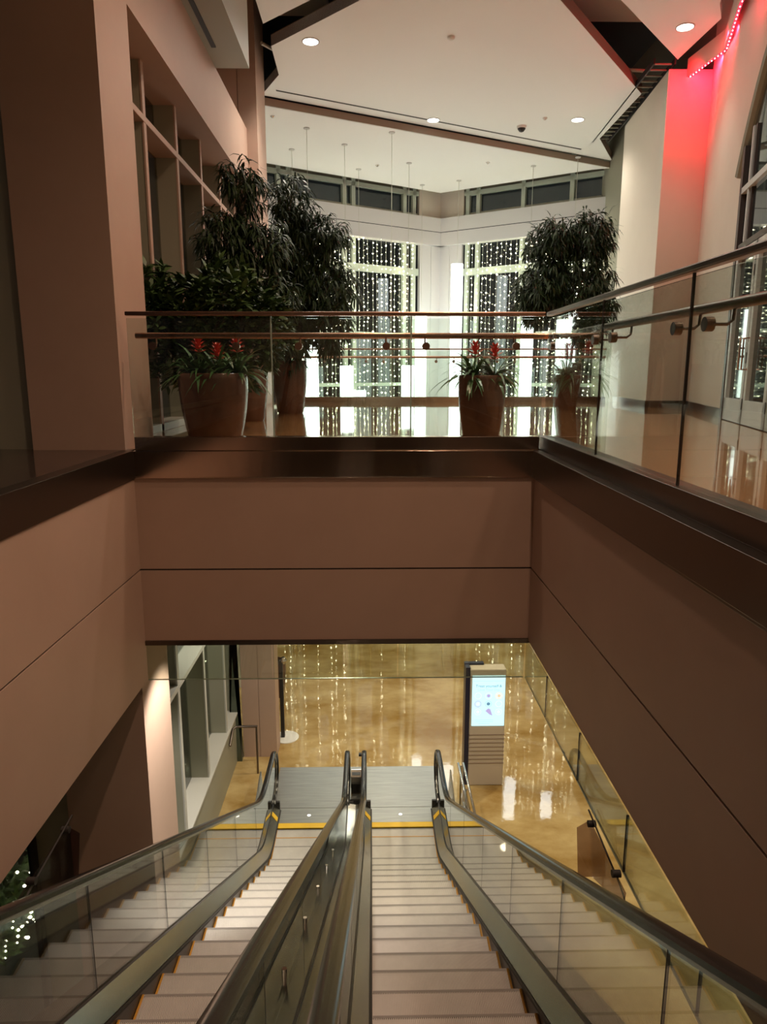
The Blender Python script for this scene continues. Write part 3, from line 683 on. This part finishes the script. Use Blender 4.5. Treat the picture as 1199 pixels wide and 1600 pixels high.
        for a, c in zip(cuts[:-1], cuts[1:]):
            yy = [a + 0.004 + (c - a - 0.008) * i / 8 for i in range(9)]
            poly = [(g - 0.005, y, zof(gb, y)) for y in yy] + [(g - 0.005, y, zof(gt, y)) for y in yy[::-1]]
            MB().prism(poly, (0.010, 0, 0)).build('glass_panel', glass, t)
            MB().prism([(g - 0.0055, c - 0.004, zof(gb, c)), (g - 0.0055, c + 0.004, zof(gb, c)), (g - 0.0055, c + 0.004, zof(gt, c)), (g - 0.0055, c - 0.004, zof(gt, c))], (0.011, 0, 0)).build('glass_joint', dark, t)
        # newel glass
        rr = 0.36; cyy, czz = 10.45, ZL + 0.93 - rr
        poly = [(g - 0.005, 10.004, ZL + 0.18), (g - 0.005, 10.004, ZL + 0.93)]
        for i in range(13):
            a = math.pi / 2 - math.pi * i / 12; poly.append((g - 0.005, cyy + rr * math.cos(a), czz + rr * math.sin(a)))
        poly.append((g - 0.005, 10.33, ZL + 0.2)); poly.append((g - 0.005, 10.33, ZL + 0.18))
        MB().prism(poly, (0.010, 0, 0)).build('newel_glass', glass, t)
        # handrail path with newel return
        hp = clip_path(epath(0.95), -3.4, 10.4)
        hc = (10.45, ZL + 0.95 - 0.37)
        for i in range(0, 17):
            a = math.pi / 2 - math.pi * 1.0 * i / 16; hp.append((hc[0] + 0.37 * math.cos(a), hc[1] + 0.37 * math.sin(a)))
        hp += [(10.36, ZL + 0.205), (10.30, ZL + 0.17)]
        pr = [(-0.040, -0.012), (-0.038, 0.008), (-0.026, 0.018), (0.0, 0.022), (0.026, 0.018), (0.038, 0.008), (0.040, -0.012), (0.03, -0.02), (-0.03, -0.02)]
        MB().sweep([(g + px, pu) for px, pu in pr][::-1], hp).build('handrail', rubber, t, smooth=True)
        MB().sweep([(g - 0.012, -0.045), (g + 0.012, -0.045), (g + 0.012, -0.018), (g - 0.012, -0.018)], hp[:-2]).build('handrail_guide', esteel, t)
    return t
eL = escalator(-1.485, -0.495, -1.588, -0.397, 'left escalator descending beside the left windows', 'pair of escalators', 1)
eR = escalator(-0.020, 0.970, -0.125, 1.076, 'right escalator descending beside the open lower floor', 'pair of escalators', -1)
# middle deck between them
md = MB().sweep([(-0.262, 0.10), (-0.262, 0.150), (-0.139, 0.150), (-0.139, 0.10)][::-1], clip_path(epath(0), -3.4, 10.36)).build('divider_deck', esteel, eR)
MB().sweep([(-0.383, 0.10), (-0.383, 0.150), (-0.262, 0.150), (-0.262, 0.10)][::-1], clip_path(epath(0), -3.4, 10.36)).build('divider_deck', esteel, eL)
MB().sweep([(-0.30, 0.150), (-0.30, 0.158), (-0.285, 0.158), (-0.285, 0.150)][::-1], clip_path(epath(0), -3.4, 9.2)).build('deck_seam', dark, md)
for y in (8.4, 7.2, 6.0, 4.8, 3.6, 2.4):
    z = -1.68 - 0.5774 * y + 0.15; MB().tube([(-0.26, y, z - 0.02), (-0.26, y + 0.02, z + 0.13)], 0.016, 14).build('anti_slide_stud', chrome, md, smooth=True)
MB().box(-0.375, -0.147, 10.36, 10.40, ZL, ZL + 0.19).build('end_cap', skirt, md)
kb = thing('control_pedestal', (-0.26, 10.75, ZL), 'small framed steel box standing between the two escalator newels', 'control box')
MB().box(-0.35, -0.17, 10.62, 10.86, ZL + 0.008, ZL + 0.45).build('housing', chrome, kb, bevel=0.01)
MB().box(-0.345, -0.175, 10.635, 10.83, ZL + 0.45, ZL + 0.456).build('dark_cover', fascia, kb)
MB().box(-0.33, -0.19, 10.66, 10.75, ZL + 0.456, ZL + 0.460).build('display', skirt, kb)
tag(MB().box(-0.335, -0.185, 10.41, 11.67, ZL, ZL + 0.006).build('filler_plate', plate), 'narrow plate on the floor between the two escalator landings', 'plate')
for xe, lb in ((-0.183, 'small black sensor on the inner side of the right escalator newel'),):
    tag(MB().box(xe - 0.03, xe + 0.015, 10.55, 10.60, ZL + 0.86, ZL + 0.90).build('sensor', skirt), lb, 'sensor')

# barrier beside the right escalator
br = thing('floor_barrier', (1.38, 9.4, ZL), 'stainless framed glass barrier beside the right escalator landing', 'barrier')
for x in (1.34, 1.42): MB().tube([(x, 8.6, -5.98), (x, 10.05, -5.98)], 0.018, 12).build('top_rail', chrome, br, smooth=True)
for y in (8.7, 9.35, 9.98): MB().tube([(1.38, y, ZL), (1.38, y, -5.99)], 0.018, 12).build('post', chrome, br, smooth=True)
MB().box(1.376, 1.384, 8.75, 9.93, ZL + 0.12, -6.05).build('glass_panel', glass, br)

# ------------------------------------------------------------------ kiosk
KX, KY = 1.95, 11.05
kk = thing('information_kiosk', (KX, KY, ZL), 'tall beige display kiosk with a glowing pale blue screen on the lower floor', 'kiosk')
kw = 0.30; kh = 2.13
b = MB().box(KX - kw, KX + kw, KY, KY + 0.24, ZL, ZL + kh); b.build('body', kioskw, kk, bevel=0.02)
b = MB().box(KX - kw - 0.075, KX - kw - 0.002, KY + 0.03, KY + 0.28, ZL, ZL + kh + 0.02).box(KX - kw - 0.075, KX - 0.05, KY + 0.19, KY + 0.28, ZL + kh - 0.02, ZL + kh + 0.03)
b.build('side_panel', kioskb, kk)
for i in range(8): MB().box(KX - kw - 0.004, KX + kw + 0.004, KY - 0.008, KY + 0.02, ZL + 0.42 + i * 0.075, ZL + 0.432 + i * 0.075).build('slat_groove', fascia, kk)
sx0, sx1, sz0, sz1 = KX - kw + 0.035, KX + kw - 0.015, ZL + 1.12, ZL + 2.02
scn = MB().box(sx0, sx1, KY - 0.012, KY + 0.0, sz0, sz1).build('screen', scrm, kk)
def ringobj(cx, cz, r, m, w=0.012, fill=None):
    b = MB(); n = 20; vs = []; fs = []
    for i in range(n):
        a = 2 * math.pi * i / n
        for q in (r, r - w): vs.append((cx + q * math.cos(a), KY - 0.014, cz + q * math.sin(a)))
    for i in range(n): j = (i + 1) % n; fs.append((2 * i, 2 * j, 2 * j + 1, 2 * i + 1))
    b.add(vs, fs); b.build('screen_icon', m, scn)
    if fill:
        b = MB(); vs = [(cx, KY - 0.0135, cz)] + [(cx + (r - w) * 0.62 * math.cos(2 * math.pi * i / 14), KY - 0.0135, cz + (r - w) * 0.62 * math.sin(2 * math.pi * i / 14)) for i in range(14)]
        b.add(vs, [(0, 1 + i, 1 + (i + 1) % 14) for i in range(14)]); b.build('screen_icon', fill, scn)
kcx = (sx0 + sx1) / 2
grid = [[(inkl, None), (inkl, inkp), (inko, inko)], [(inkp, inkl), (inkm, inkd), (inkl, None)], [(inkl, inkl), None, (inkl, inkl)]]
for r_ in range(3):
    for c_ in range(3):
        g = grid[r_][c_]; X = kcx - 0.175 + c_ * 0.175; Zc = sz0 + 0.545 - r_ * 0.145
        if g: ringobj(X, Zc, 0.058, g[0], 0.010, g[1])
        else:
            MB().add([(X - 0.05, KY - 0.014, Zc + 0.02), (X, KY - 0.014, Zc + 0.065), (X + 0.035, KY - 0.014, Zc + 0.05), (X + 0.075, KY - 0.014, Zc - 0.07), (X + 0.02, KY - 0.014, Zc - 0.045)], [(0, 4, 3, 2, 1)]).build('screen_icon', inkp, scn)
def text(body, x, z, size, m, par):
    cu = bpy.data.curves.new('screen_text', 'FONT'); cu.body = body; cu.size = size; cu.align_x = 'CENTER'; cu.extrude = 0.0005
    o = bpy.data.objects.new('screen_text', cu); C.objects.link(o); cu.materials.append(m)
    o.parent = par; off = origin(par); o.location = Vector((x, KY - 0.0135, z)) - off; o.rotation_euler = (R(90), 0, 0)
    bpy.context.view_layer.update(); me = bpy.data.meshes.new_from_object(o.evaluated_get(bpy.context.evaluated_depsgraph_get()))
    o2 = bpy.data.objects.new('screen_text', me); C.objects.link(o2); o2.parent = par; o2.location = o.location; o2.rotation_euler = (R(90), 0, 0)
    bpy.data.objects.remove(o); o2.name = 'screen_text'; return o2
text('Treat yourself &', kcx, sz0 + 0.70, 0.066, inkd, scn)
text('Love Your Day', kcx, sz0 + 0.635, 0.06, inkm, scn)
MB().box(sx0 + 0.01, sx1 - 0.01, KY - 0.014, KY - 0.012, sz0 + 0.808, sz0 + 0.814).build('screen_line', inkm, scn)
for i, (a, c) in enumerate(((0.0, 0.31), (0.0, 0.31), (0.07, 0.25))):
    MB().box(sx0 + 0.05 + a, sx0 + 0.05 + c, KY - 0.014, KY - 0.012, sz0 + 0.105 - i * 0.032, sz0 + 0.112 - i * 0.032).build('screen_line', inkm, scn)

# ------------------------------------------------------------------ lower level extras
ss = thing('sign_stand', (-1.66, 12.75, ZL), 'dark upright sign stand on a pale disc base beside the lower column', 'sign stand')
MB().lathe([(0.24, 0), (0.24, 0.015), (0.05, 0.03)], (-1.66, 12.75, ZL), 28).build('base', plast, ss, smooth=True)
MB().box(-1.76, -1.69, 12.70, 12.78, ZL + 0.02, ZL + 1.6).build('post', skirt, ss)
MB().lathe([(0.03, -0.07), (0.07, 0.0), (0.03, 0.07)], (-1.68, 12.74, ZL + 1.6), 16).build('head', chrome, ss, smooth=True)
wr = thing('guard_rail', (-2.2, 11.35, ZL), 'short grey guard rail between the window sill and the lower column', 'railing')
MB().tube([(-2.43, 11.2, -6.3), (-2.42, 11.45, -6.12), (-2.36, 11.5, -6.1), (-2.0, 11.5, -6.1)], 0.022, 10).build('rail', steeld, wr, smooth=True)
MB().tube([(-2.02, 11.5, ZL), (-2.02, 11.5, -6.1)], 0.018, 10).build('post', steeld, wr, smooth=True)
b = MB(); pr = [(-2.36, ZL)] + [(-2.36 - 0.22 * (1 - math.cos(a * math.pi / 12)) , -2.75 - 0.0 - 0.35 * (1 - math.sin(a * math.pi / 12))) for a in range(6, -1, -1)] + [(-2.58, ZL)]
b.prism([(x - 0.01, 11.9, z) for x, z in pr], (0, 0.12, 0))
tag(b.build('curved_panel', mat('panel_dark_green', (0.10, 0.12, 0.09), 0.25, 0.3), smooth=False), 'dark green curved panel beside the lower column', 'panel')

# ------------------------------------------------------------------ plants
def leaf(b, p, d, ln, w, droop, roll=0.0):
    d = Vector(d).normalized(); side = d.cross(Vector((0, 0, 1)))
    if side.length < 1e-3: side = Vector((1, 0, 0))
    side.normalize()
    if roll: side = Matrix.Rotation(roll, 3, d) @ side
    q = Vector(p); n = 3; vs = []; dd = d.copy(); k = len(b.v)
    pts = [q.copy()]
    for i in range(n):
        dd = (dd + Vector((0, 0, -droop))).normalized(); q = q + dd * ln / n; pts.append(q.copy())
    vs = [pts[0], pts[1] - side * w, pts[1] + side * w, pts[2] - side * w * 0.75, pts[2] + side * w * 0.75, pts[3]]
    b.add(vs, [(0, 1, 2), (1, 3, 4, 2), (3, 5, 4)])
def tufts(b, blobs, rng, ln, w, droop, up=0.3):
    for (cx, cy, cz, rx, ry, rz, n) in blobs:
        for _ in range(int(n * 1.35)):
            while True:
                u = Vector((rng.uniform(-1, 1), rng.uniform(-1, 1), rng.uniform(-1, 1)))
                if 0.30 < u.length < 1: break
            c = Vector((cx + u.x * rx, cy + u.y * ry, cz + u.z * rz))
            base = Vector((u.x, u.y, up + u.z * 0.5))
            for k in range(rng.randint(10, 14)):
                d = base * 0.6 + Vector((rng.uniform(-1, 1), rng.uniform(-1, 1), rng.uniform(-0.5, 0.9)))
                leaf(b, c + Vector((rng.uniform(-.03, .03), rng.uniform(-.03, .03), rng.uniform(-.06, .06))), d, ln * rng.uniform(0.7, 1.2), w, droop * rng.uniform(0.6, 1.4), rng.uniform(-0.8, 0.8))
POT = [(0.72, 0.0), (0.76, 0.03), (0.86, 0.25), (0.95, 0.5), (1.0, 0.75), (1.0, 0.92), (0.985, 0.985), (0.96, 1.0), (0.90, 1.0), (0.88, 0.94)]
def pot(t, x, y, r, h, z=ZF):
    p = MB().lathe([(a * r, c * h) for a, c in POT], (x, y, z), 40).build('pot', potm, t, smooth=True)
    MB().lathe([(0.001, 0.0), (r * 0.88, 0.0), (r * 0.88, -0.02)][::-1], (x, y, z + h * 0.95), 24).build('soil', soil, p)
def tree(name, label, x, y, pr, ph, trunks, blobs, seed, lm, ln=0.24, w=0.015, droop=0.75, z=ZF, group=None, twig=True):
    rng = random.Random(seed); t = thing(name, (x, y, z), label, 'plant', group)
    pot(t, x, y, pr, ph, z)
    tb = MB()
    for (bx_, by_, tx, ty, tz, r) in trunks:
        p0 = Vector((x + bx_, y + by_, z + ph * 0.93)); p1 = Vector((tx, ty, tz))
        mid = p0.lerp(p1, 0.5) + Vector((rng.uniform(-.05, .05), rng.uniform(-.05, .05), 0))
        tb.tube([p0, mid, p1], [r, r * 0.8, r * 0.4], 8)
    if twig:
        for (cx, cy, cz, rx, ry, rz, n) in blobs:
            for _ in range(5):
                q = Vector((cx + rng.uniform(-.8, .8) * rx, cy + rng.uniform(-.8, .8) * ry, cz + rng.uniform(-.2, .8) * rz))
                s_ = Vector((x + (cx - x) * 0.5, y + (cy - y) * .5, cz - rz * 0.9)); tb.tube([s_, s_.lerp(q, 0.5) + Vector((0, 0, .05)), q], [0.012, 0.009, 0.004], 5)
    tb.build('trunk', bark, t, smooth=True)
    fb = MB(); tufts(fb, blobs, rng, ln, w, droop); fb.build('foliage', lm, t)
    return t
PG = 'potted plants on the upper floor'
tree('potted_ficus', 'tall drooping potted fig tree closest to the left windows', -1.72, 10.3, 0.26, 0.80,
     [(0, 0, -1.75, 10.3, 2.3, 0.03), (0.06, 0.05, -1.5, 10.3, 1.6, 0.025), (-0.06, 0, -2.0, 10.2, 1.5, 0.025)],
     [(-1.74, 10.3, 2.45, 0.30, 0.25, 0.38, 34), (-1.98, 10.2, 1.75, 0.35, 0.3, 0.45, 55), (-1.55, 10.3, 1.75, 0.42, 0.3, 0.40, 60), (-1.75, 10.3, 1.05, 0.60, 0.4, 0.55, 90), (-1.35, 10.3, 0.95, 0.35, 0.3, 0.5, 45)], 3, leafd, group=PG)
tree('potted_ficus', 'tall drooping potted fig tree in a rust coloured pot right of the other tall one', -1.36, 12.2, 0.29, 0.87,
     [(0, 0, -1.2, 12.2, 2.6, 0.035), (0.08, 0.0, -0.7, 12.2, 2.0, 0.03), (-0.05, 0.1, -1.4, 12.2, 1.9, 0.03)],
     [(-1.28, 12.2, 2.65, 0.36, 0.3, 0.42, 45), (-0.80, 12.2, 2.15, 0.48, 0.35, 0.42, 60), (-1.30, 12.2, 1.9, 0.40, 0.4, 0.5, 70), (-0.72, 12.2, 1.35, 0.52, 0.4, 0.50, 80), (-1.25, 12.1, 1.1, 0.55, 0.45, 0.6, 105), (-0.75, 12.1, 0.75, 0.42, 0.4, 0.42, 60), (-1.35, 12.0, 0.45, 0.32, 0.3, 0.40, 45)], 5, leafd, ln=0.24, w=0.016, group=PG)
tree('potted_ficus', 'round crowned drooping potted fig tree at the right near the pier', 3.62, 13.3, 0.27, 0.85,
     [(0, 0, 3.5, 13.3, 1.8, 0.035), (0.05, 0, 3.9, 13.3, 1.5, 0.03), (-0.05, 0, 3.2, 13.3, 1.4, 0.025)],
     [(3.25, 13.3, 2.25, 0.45, 0.4, 0.42, 75), (3.85, 13.3, 2.35, 0.48, 0.4, 0.42, 80), (3.10, 13.3, 1.50, 0.45, 0.45, 0.45, 75), (3.75, 13.3, 1.55, 0.62, 0.5, 0.55, 120), (3.05, 13.3, 1.10, 0.42, 0.35, 0.32, 45), (4.15, 13.3, 1.15, 0.30, 0.3, 0.40, 45), (3.9, 13.2, 0.75, 0.34, 0.3, 0.3, 35)], 9, leafd, ln=0.24, w=0.016, group=PG)
tree('potted_schefflera', 'broad bushy potted umbrella plant filling the space below the left windows', -1.90, 8.35, 0.28, 0.72,
     [(0, 0, -1.9, 8.3, 0.9, 0.03), (0.1, 0, -1.5, 8.3, 0.7, 0.025), (-0.1, 0, -2.3, 8.3, 0.7, 0.025)],
     [(-2.15, 8.35, 0.55, 0.50, 0.35, 0.45, 90), (-1.65, 8.35, 0.72, 0.52, 0.4, 0.45, 110), (-1.25, 8.4, 0.45, 0.40, 0.35, 0.42, 75), (-2.45, 8.4, 0.70, 0.22, 0.3, 0.5, 45), (-1.85, 8.3, 0.0, 0.60, 0.35, 0.38, 80)], 11, leafm, ln=0.135, w=0.026, droop=0.18, group=PG)
tree('potted_ficus', 'dark leafy potted tree on the lower floor behind the pinkish column', -2.12, 14.6, 0.25, 0.8,
     [(0, 0, -2.1, 14.6, -4.2, 0.03)],
     [(-2.1, 14.6, -3.5, 0.42, 0.3, 0.5, 60), (-2.1, 14.6, -4.6, 0.30, 0.3, 0.4, 40), (-2.0, 14.6, -5.4, 0.34, 0.3, 0.2, 25)], 13, leafd, ln=0.22, w=0.02, z=ZL, group='potted plants on the lower floor')
def bromeliad_pot(x, y, r, h, label, seed, flowers, sw):
    rng = random.Random(seed); t = thing('potted_bromeliad', (x, y, ZF), label, 'plant', 'bromeliad planters behind the far railing')
    pot(t, x, y, r, h)
    zt = ZF + h * 0.95; fb = MB()
    for (dx, dy) in [(fx, fy) for fx, fy, _ in flowers] + [(-sw, 0), (sw, 0.05)]:
        for k in range(34):
            a = rng.uniform(0, 6.283); el = rng.uniform(0.35, 1.3); L = rng.uniform(0.32, 0.52)
            d = Vector((math.cos(a) * math.cos(el), math.sin(a) * math.cos(el), math.sin(el)))
            p = Vector((x + dx, y + dy, zt)); w = rng.uniform(0.014, 0.021); side = d.cross(Vector((0, 0, 1))).normalized()
            pts = [p]; dd = d.copy(); n = 6
            for i in range(n): dd = (dd + Vector((0, 0, -0.26))).normalized(); p = p + dd * L / n; pts.append(p)
            vs = []; 
            for i, q in enumerate(pts):
                ww = w * (1.0 if i < 4 else (0.7 if i == 4 else (0.4 if i == 5 else 0.05))); vs += [q - side * ww, q + side * ww]
            fb.add(vs, [(2 * i, 2 * i + 2, 2 * i + 3, 2 * i + 1) for i in range(n)])
    fb.build('strap_leaves', leafg, t)
    for fx, fy, fh in flowers:
        b = MB()
        for lv in range(5):
            for k in range(6):
                a = k * 1.047 + lv * 0.5; d = Vector((math.cos(a), math.sin(a), 0.35 + lv * 0.25)); leaf(b, (x + fx, y + fy, zt + fh - 0.10 + lv * 0.028), d, 0.12 - lv * 0.012, 0.018, 0.03)
        b.build('red_bracts', redf, t)
        MB().tube([(x + fx, y + fy, zt), (x + fx, y + fy, zt + fh)], 0.008, 6).build('stem', leafg, t)
bromeliad_pot(-1.55, 7.15, 0.335, 0.68, 'wide brown pot of strap leaves with three red flowers at the left', 21, [(-0.12, -0.06, 0.33), (0.07, -0.1, 0.26), (0.24, 0.0, 0.33)], 0.2)
bromeliad_pot(1.10, 7.1, 0.232, 0.66, 'narrower brown pot of arching strap leaves with red flowers behind the railing corner', 22, [(-0.08, -0.03, 0.30), (0.12, 0.0, 0.28)], 0.12)

# lit trees outside the left windows
def lit_tree(x, y, z0, z1, r, label, seed):
    rng = random.Random(seed); t = thing('tree', (x, y, -7.05), label, 'tree', 'trees wrapped with lights outside')
    MB().tube([(x, y, -7.05), (x, y, z1 - 0.3)], [0.12, 0.05], 10).build('trunk', bark, t, smooth=True)
    fb = MB(); tufts(fb, [(x, y, (z0 + z1) / 2, r, r, (z1 - z0) / 2, 160)], rng, 0.2, 0.03, 0.2); fb.build('foliage', leafm, t)
    bb = MB()
    for _ in range(520):
        a = rng.uniform(0, 6.283); zz = rng.uniform(z0, z1); f = r * math.sqrt(max(0.05, 1 - ((zz - (z0 + z1) / 2) / ((z1 - z0) / 2)) ** 2)) * rng.uniform(1.0, 1.15)
        q = Vector((x + math.cos(a) * f, y + math.sin(a) * f, zz)); s = rng.uniform(0.010, 0.026)
        bb.add([q + Vector(v) * s for v in ((1, 0, 0), (-1, 0, 0), (0, 1, 0), (0, -1, 0), (0, 0, 1), (0, 0, -1))], [(0, 2, 4), (2, 1, 4), (1, 3, 4), (3, 0, 4), (2, 0, 5), (1, 2, 5), (3, 1, 5), (0, 3, 5)])
    o = bb.build('fairy_lights', bulb, t); o['kind'] = 'stuff'
lit_tree(-4.80, 7.4, -6.9, -4.9, 0.85, 'small tree covered in fairy lights outside the low left window', 31)
lit_tree(-3.95, 14.9, -6.6, -1.8, 0.55, 'tall narrow tree with fairy lights outside the lower finned window', 33)
